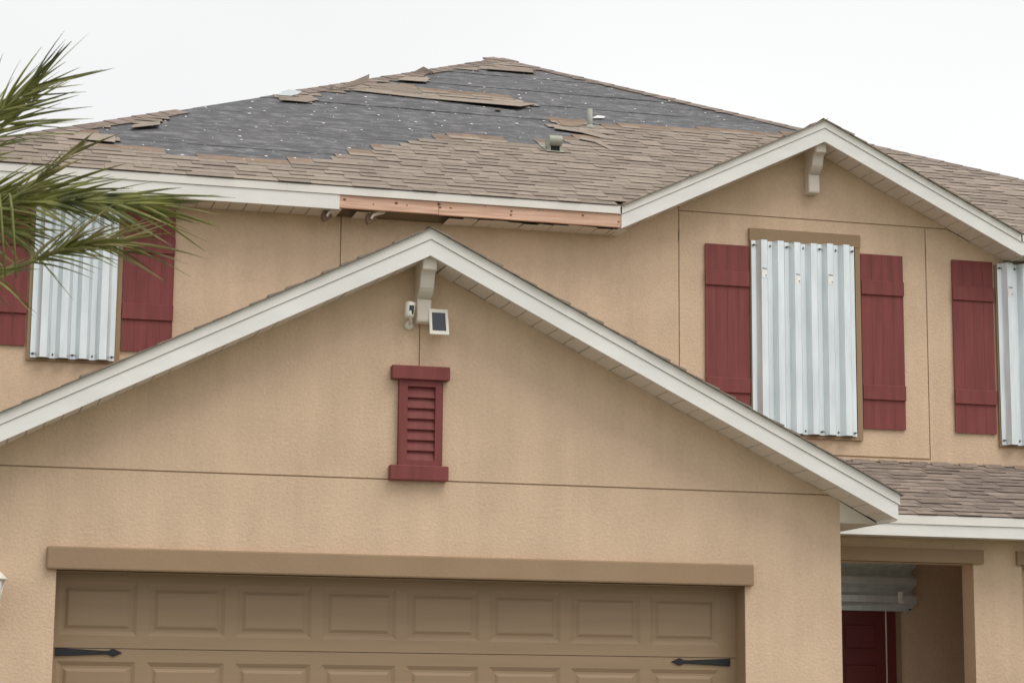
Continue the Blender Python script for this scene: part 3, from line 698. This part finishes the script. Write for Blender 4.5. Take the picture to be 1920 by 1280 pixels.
# ---- gable vent with louvres
gv = box('gable_vent', (2.33, -.012, 2.90), (2.648, -.001, 3.50), 'maroon', H)
ca = at(736, 683, -.07); cb = at(844, 714, -.07)
bevel(box('vent_cap', (ca.x, -.075, cb.z), (cb.x, -.001, ca.z), 'maroon', gv), .006)
sa = at(732, 870, -.07); sb = at(841, 902, -.07)
bevel(box('vent_sill', (sa.x, -.075, sb.z), (sb.x, -.001, sa.z), 'maroon', gv), .006)
fx0, fx1 = at(747, 790, -.03).x, at(828, 790, -.03).x; fz0, fz1 = sa.z, cb.z
lx0, lx1 = at(763, 790, -.03).x, at(815, 790, -.03).x; lz0, lz1 = at(790, 864, -.03).z, at(790, 725, -.03).z
box('vent_frame', (fx0, -.045, fz0), (lx0, -.001, fz1), 'maroon', gv); box('vent_frame', (lx1, -.045, fz0), (fx1, -.001, fz1), 'maroon', gv)
box('vent_frame', (lx0, -.045, lz1), (lx1, -.001, fz1), 'maroon', gv); box('vent_frame', (lx0, -.045, fz0), (lx1, -.001, lz0), 'maroon', gv)
nl = 7; st = (lz1-lz0)/nl
for i in range(nl):
    z0 = lz0+i*st
    extr('louvre', [(lx0, -.014, z0+st*1.02), (lx0, -.036, z0+st*.06), (lx0, -.036, z0-.004), (lx0, -.030, z0-.004), (lx0, -.008, z0+st*.95)], (lx1-lx0, 0, 0), 'maroon', gv)

# ================================================================ ENTRY PORCH
pl = lambda x, y: at(x, y, PYW)
oz = pl(1700, 1053).z; lt_ = pl(1700, 1027).z; ox1 = pl(1826, 1100).x; le = pl(1841, 1040).x; l2 = pl(1904, 1040).x; cx1 = pl(1918, 1150).x
pw = prism('porch_wall', [(GX1, oz), (ox1, oz), (ox1, 0), (cx1, 0), (cx1, oz), (WR-.4, oz), (WR-.4, 0), (WR, 0), (WR, PZB+.008), (GX1, PZB+.008)], PYW, PYW+.2, 'stucco', H)
box('porch_lintel', (GX1+.001, PYW-.035, oz-.0), (le, PYW+.05, lt_), 'taupe', pw); box('porch_lintel', (l2, PYW-.035, oz), (WR-.3, PYW+.05, lt_), 'taupe', pw)
box('porch_ceiling', (GX1+.001, PYW+.2, 2.585), (AX1-.001, PYB, 2.615), 'soffit', H)
box('porch_side_wall', (AX1, PYW+.2, 0), (AX1+.15, PYB, 2.62), 'stucco', H)
box('added_porch_infill', (cx1-.002, PYW+.12, 0), (WR, PYW+.19, oz+.02), 'stucco', H)  # added fill closing the second opening, so light enters only by the first
ew = box('entry_wall', (GX1-.1, PYB, 0), (AX1+.1, PYB+.15, 2.62), 'stucco', H)
box('garage_side_wall', (GX1-.15, D1, 0), (GX1-.001, PYB, 2.615), 'stucco', H)
dl = lambda x, y: at(x, y, PYB-.03)
dxr = dl(1660, 1200).x; dxl = dxr-.91
dz1 = 2.10
fd = box('front_door', (dxl, PYB-.035, .02), (dxr, PYB-.001, dz1), 'door_red', H)
for xa in (dxl+.10, dxr-.10-.28):
    for za, zb_ in ((1.76, 1.96), (1.02, 1.62), (.25, .86)):
        p_ = bevel(box('panel', (xa, PYB-.043, za), (xa+.28, PYB-.0345, zb_), 'door_red', fd), .006, 1)
        mould = [(xa-.03, za-.03, xa+.31, za-.012), (xa-.03, zb_+.012, xa+.31, zb_+.03), (xa-.03, za-.012, xa-.012, zb_+.012), (xa+.292, za-.012, xa+.31, zb_+.012)]
        for a, b, c, d_ in mould: box('moulding', (a, PYB-.041, b), (c, PYB-.0345, d_), 'door_red', fd)
box('door_frame', (dxr+.012, PYB-.05, 0), (dl(1678, 1200).x, PYB-.001, dz1+.03), 'door_red', fd)
box('door_casing', (dl(1678, 1200).x+.001, PYB-.03, 0), (dl(1690, 1200).x, PYB-.001, dz1+.08), 'taupe', fd)
box('door_edge', (dxr+.001, PYB-.036, .02), (dxr+.011, PYB-.020, dz1), 'plastic', fd)
box('door_frame', (dxl-.06, PYB-.05, 0), (dxl-.001, PYB-.001, dz1+.03), 'door_red', fd)
hx1 = dl(1708, 1130).x
zb0 = dl(1640, 1147).z
S = empty('storm_covering', ((dxl+hx1)/2, PYB, zb0), 'horizontal corrugated steel storm panel above the dark red front door', 'storm panels')
sheet(zb0+.03, dxl-.1, hx1, 3, S, PYB-.06, horiz=(dxl-.1, hx1), DEP=.085)
box('mounting_track', (hx1-.09, PYB-.058, zb0), (hx1-.05, PYB-.0015, zb0+.46), 'galv', S)
fastener(Vector((hx1-.03, PYB-.064, zb0+.025)), True, S)
stc = at(1690, 1120, PYB-.148)
stk = extr('sticker', [(stc.x-.035, PYB-.148, stc.z+.05), (stc.x+.02, PYB-.148, stc.z+.05), (stc.x+.0, PYB-.148, stc.z-.01), (stc.x+.03, PYB-.148, stc.z-.045), (stc.x-.03, PYB-.148, stc.z-.045)], (0, -.0015, 0), 'sticker', S)

# ================================================================ THINGS ON THE GARAGE GABLE
cc = at(768, 581, -.13)
S = empty('security_camera', (cc.x, 0, cc.z), 'small white security camera beside the lower gable bracket', 'camera')
ax = Vector((-.12, -.10, -1)).normalized()
tube('camera_body', [cc-ax*.056, cc-ax*.052, cc+ax*.044, cc+ax*.056], [.028, .036, .034, .024], 'plastic', S, 20)
fc = cc+Vector((.008, -.0345, -.004))
lp = [fc+Vector((-.016, .002, .032)), fc+Vector((.018, .002, .032)), fc+Vector((.013, .004, -.032)), fc+Vector((-.021, .004, -.032))]
lp = [p_+Vector((0, -.004, 0)) for p_ in lp]
extr('camera_lens', lp, (0, .02, 0), 'lens', S)
mc = at(768, 609, -.03)
tube('camera_mount', [mc+Vector((0, .029, 0)), mc+Vector((0, .0, 0))], [.036, .030], 'plastic', S, 20)
tube('camera_arm', [mc+Vector((0, 0, .004)), mc+Vector((.006, -.03, .02)), cc+ax*.03+Vector((0, .03, 0))], .008, 'plastic', S, 8)
tube('mount_screw', [mc+Vector((.006, .001, .014)), mc+Vector((.006, -.006, .014))], .007, 'steel', S, 8)
q4 = [at(804, 579, -.10), at(839, 581, -.10), at(842, 628, -.14), at(806, 626, -.14)]
S = empty('solar_panel', ((q4[0].x+q4[1].x)/2, 0, q4[2].z), 'small white framed solar panel right of the lower gable bracket', 'solar panel')
nrm = (q4[1]-q4[0]).cross(q4[3]-q4[0]).normalized(); nrm = nrm if nrm.y < 0 else -nrm
extr('panel_tray', q4, -nrm*.014, 'plastic', S)
cq = sum(q4, Vector())/4
def inset(f, h): return [cq+(p_-cq)*f+nrm*h for p_ in q4]
ins = [q4[0].lerp(q4[2], .14), q4[1].lerp(q4[3], .14), q4[2].lerp(q4[0], .14), q4[3].lerp(q4[1], .14)]
extr('solar_cells', [p_+nrm*.002 for p_ in ins], -nrm*.003, 'cell', S)
for i in range(4):
    a, b, c, d_ = q4[i], q4[(i+1) % 4], ins[(i+1) % 4], ins[i]
    extr('panel_frame', [a, b, c, d_], nrm*.006, 'plastic', S)
tube('panel_arm', [cq-nrm*.012, Vector((cq.x-.01, -.0, cq.z-.01))], .012, 'plastic', S, 8)
tube('panel_mount', [Vector((cq.x-.01, -.001, cq.z-.01)), Vector((cq.x-.01, -.018, cq.z-.01))], .03, 'plastic', S, 14)
# wall lantern at the left edge
S = empty('wall_lantern', (-.42, 0, 1.7), 'white wall lantern with a flared cap left of the garage door', 'lantern')
la = at(14, 1085, -.13); lcx = la.x-.105; ly = -.13
def frustum(name, x, y, z0, z1, r0, r1, m_, par_, seg=6):
    tube(name, [(x, y, z0), (x, y, z1)], [r0, r1], m_, par_, seg)
lzc = la.z; lzb = at(4, 1158, -.13).z
tube('lantern_cap', [(lcx, ly, lzc-.006), (lcx, ly, lzc+.004), (lcx, ly, lzc+.035), (lcx, ly, lzc+.065), (lcx, ly, lzc+.085)], [.105, .105, .072, .040, .012], 'plastic', S, 18)
tube('lantern_glass', [(lcx, ly, lzc-.165), (lcx, ly, lzc-.008)], [.050, .078], 'sticker', S, 6)
for k in range(6):
    a = k*math.pi/3+.25
    tube('lantern_bar', [(lcx+.055*math.cos(a), ly+.055*math.sin(a), lzc-.168), (lcx+.086*math.cos(a), ly+.086*math.sin(a), lzc-.004)], .007, 'plastic', S, 6)
tube('lantern_base', [(lcx, ly, lzb-.03), (lcx, ly, lzb+.015), (lcx, ly, lzc-.163)], [.02, .062, .068], 'plastic', S, 6)
box('lantern_backplate', (lcx-.06, -.015, lzb), (lcx+.06, -.0005, lzc), 'plastic', S, .004)
tube('lantern_arm', [(lcx, ly+.02, lzb+.03), (lcx, -.06, lzb+.02), (lcx, -.01, lzb+.08)], .012, 'plastic', S, 8)

# ================================================================ PALM
YP = -5.0
crown = at(-150, 430, YP); base = Vector((crown.x-.05, crown.y, -.02))
P = empty('palm_tree', base, 'wind-blown palm with green fronds reaching in from the left edge', 'palm tree')
tp = [base+Vector((.02*math.sin(i*.6), 0, (crown.z-base.z)*i/10)) for i in range(11)]
tube('trunk', tp, [.17, .14]+[.115+.012*(i % 2) for i in range(9)], 'trunk', P, 14)
def bez(pts, n_=24):                                          # smooth curve through the points
    out = []
    for i in range(len(pts)-1):
        p0, p1, p2, p3 = pts[max(i-1, 0)], pts[i], pts[i+1], pts[min(i+2, len(pts)-1)]
        for k in range(n_):
            t_ = k/n_; out.append(.5*((2*p1)+(p2-p0)*t_+(2*p0-5*p1+4*p2-p3)*t_*t_+(3*p1-p0-3*p2+p3)*t_**3))
    out.append(pts[-1]); return out
WIND = Vector((1, .15, .05))
def leaflet(vs, fs, p0, dr, Ln, wd, droop, curl):
    dr = dr.normalized(); side = dr.cross(FWD).normalized()
    rl = random.uniform(-.9, .9); side = (side*math.cos(rl)+FWD*math.sin(rl)*.8).normalized()
    i = len(vs); N_ = 5
    for k in range(N_+1):
        f = k/N_; c = p0+dr*(Ln*f)+Vector((0, 0, -1))*(droop*Ln*f*f)+WIND*(curl*Ln*f*f)
        wdt = wd*(1-f)**.7*(min(1, .45+3*f)) if k < N_ else .0006
        rid = FWD*(-.25*wdt)
        vs += [c-side*wdt, c+rid, c+side*wdt]
    for k in range(N_):
        j = i+3*k; fs += [(j, j+1, j+4, j+3), (j+1, j+2, j+5, j+4)]
def frond(ctrl, depth, t0, nl, Ln, spread, droop, curl, m_='frond', wd=.011, rr=.013, tipf=1.0, bias=0.):
    pts = [at(x, y, YP+depth*i/(len(ctrl)-1)) for i, (x, y) in enumerate(ctrl)]
    cv = bez(pts); N_ = len(cv)
    vs, fs = [], []
    nl = int(nl*.5)
    for i in range(nl):
        f = t0+(1-t0)*(i-i % 3*.7+random.random()*1.2)/nl; f = min(f, .999); k = min(int(f*(N_-1)), N_-2); p0 = cv[k]; tg = (cv[k+1]-cv[k]).normalized()
        sd_ = tg.cross(FWD).normalized(); s = 1 if i % 2 else -1
        a = math.radians(random.uniform(.25, 1.25)*spread*(1-.35*f))*s + math.radians(bias)
        a += math.radians(random.gauss(0, 6)); dr = tg*math.cos(a)+sd_*math.sin(a)+FWD*random.uniform(-.35, .35)
        leaflet(vs, fs, p0, dr, Ln*random.choice((.55, .75, .9, 1., 1.1, 1.3))*random.uniform(.9, 1.1)*(1-(1-tipf)*f), wd*.9*random.uniform(.55, 1.2), droop*random.uniform(.3, 1.4), curl*random.uniform(.5, 1.3))
    fo = mesh('frond', vs, fs, m_, P)
    gv_, gf_ = tube_geo(cv[::3], [max(.003, rr*(1-.85*i/len(cv[::3]))) for i in range(len(cv[::3]))], 6)
    mesh('rachis', gv_, gf_, 'rachis', fo, smooth=True)
# fronds seen in the picture
frond([(-150, 430), (-95, 330), (-35, 240), (18, 195), (72, 158)], -.35, .25, 110, .28, 38, -.03, .12, wd=.011)
frond([(-150, 430), (-110, 350), (-60, 290), (-10, 250), (30, 222)], -.1, .3, 60, .28, 42, .05, .35, wd=.011)
frond([(-150, 430), (-60, 385), (40, 362), (150, 366), (255, 375)], -.3, .22, 150, .30, 30, .10, .15, wd=.012, bias=-3)
frond([(-150, 430), (-70, 400), (30, 380), (130, 378), (290, 385)], -.5, .3, 120, .26, 24, .12, .12, wd=.012)
frond([(-150, 430), (-60, 400), (20, 372), (80, 330), (128, 290)], -.45, .45, 46, .20, 16, -.05, .1, m_='frond2', wd=.011)
frond([(-150, 430), (-80, 470), (0, 505), (70, 485), (140, 462), (225, 456)], -.55, .55, 70, .29, 30, .18, .1, m_='frond2', wd=.010, bias=6)
frond([(-150, 430), (-80, 475), (0, 508), (80, 483), (150, 460), (235, 460)], -.58, .62, 50, .26, 26, .15, .1, wd=.010, bias=-4)
frond([(-150, 430), (-100, 425), (-50, 420), (0, 425), (45, 440)], -.2, .3, 70, .25, 45, .25, .15, wd=.012)
frond([(-150, 430), (-110, 480), (-70, 510), (-30, 525), (5, 520)], -.3, .3, 60, .22, 60, .25, .1, wd=.010)
# yellowed hanging stalks
for x_ in (6, 27):
    a, b = at(x_-6, 372, YP-.4), at(x_+4, 520, YP-.4)
    tube('dry_stalk', [at(-20, 400, YP-.3), at(x_-8, 365, YP-.4), a.lerp(b, .15), b], [.007, .008, .007, .004], 'rachis', P, 6)
# fronds on the sides away from the picture
for k in range(7):
    a = math.radians(95+k*26); dr = Vector((math.cos(a), math.sin(a), 0)); cpts = [crown+dr*(1.5*f)+Vector((0, 0, .75*f-1.0*f*f)) for f in (0, .25, .5, .75, 1)]
    cv = bez(cpts); vs, fs = [], []
    for i in range(90):
        f = .2+.8*i/90; kk = min(int(f*(len(cv)-1)), len(cv)-2); tg = (cv[kk+1]-cv[kk]).normalized(); sd_ = tg.cross(Vector((0, 0, 1))).normalized()
        an = math.radians(random.uniform(25, 50))*(1 if i % 2 else -1)
        leaflet(vs, fs, cv[kk], tg*math.cos(an)+sd_*math.sin(an), .32*random.uniform(.7, 1.1), .011, .3, .05)
    fo = mesh('frond', vs, fs, 'frond', P); gv_, gf_ = tube_geo(cv[::4], .009, 6); mesh('rachis', gv_, gf_, 'rachis', fo, smooth=True)
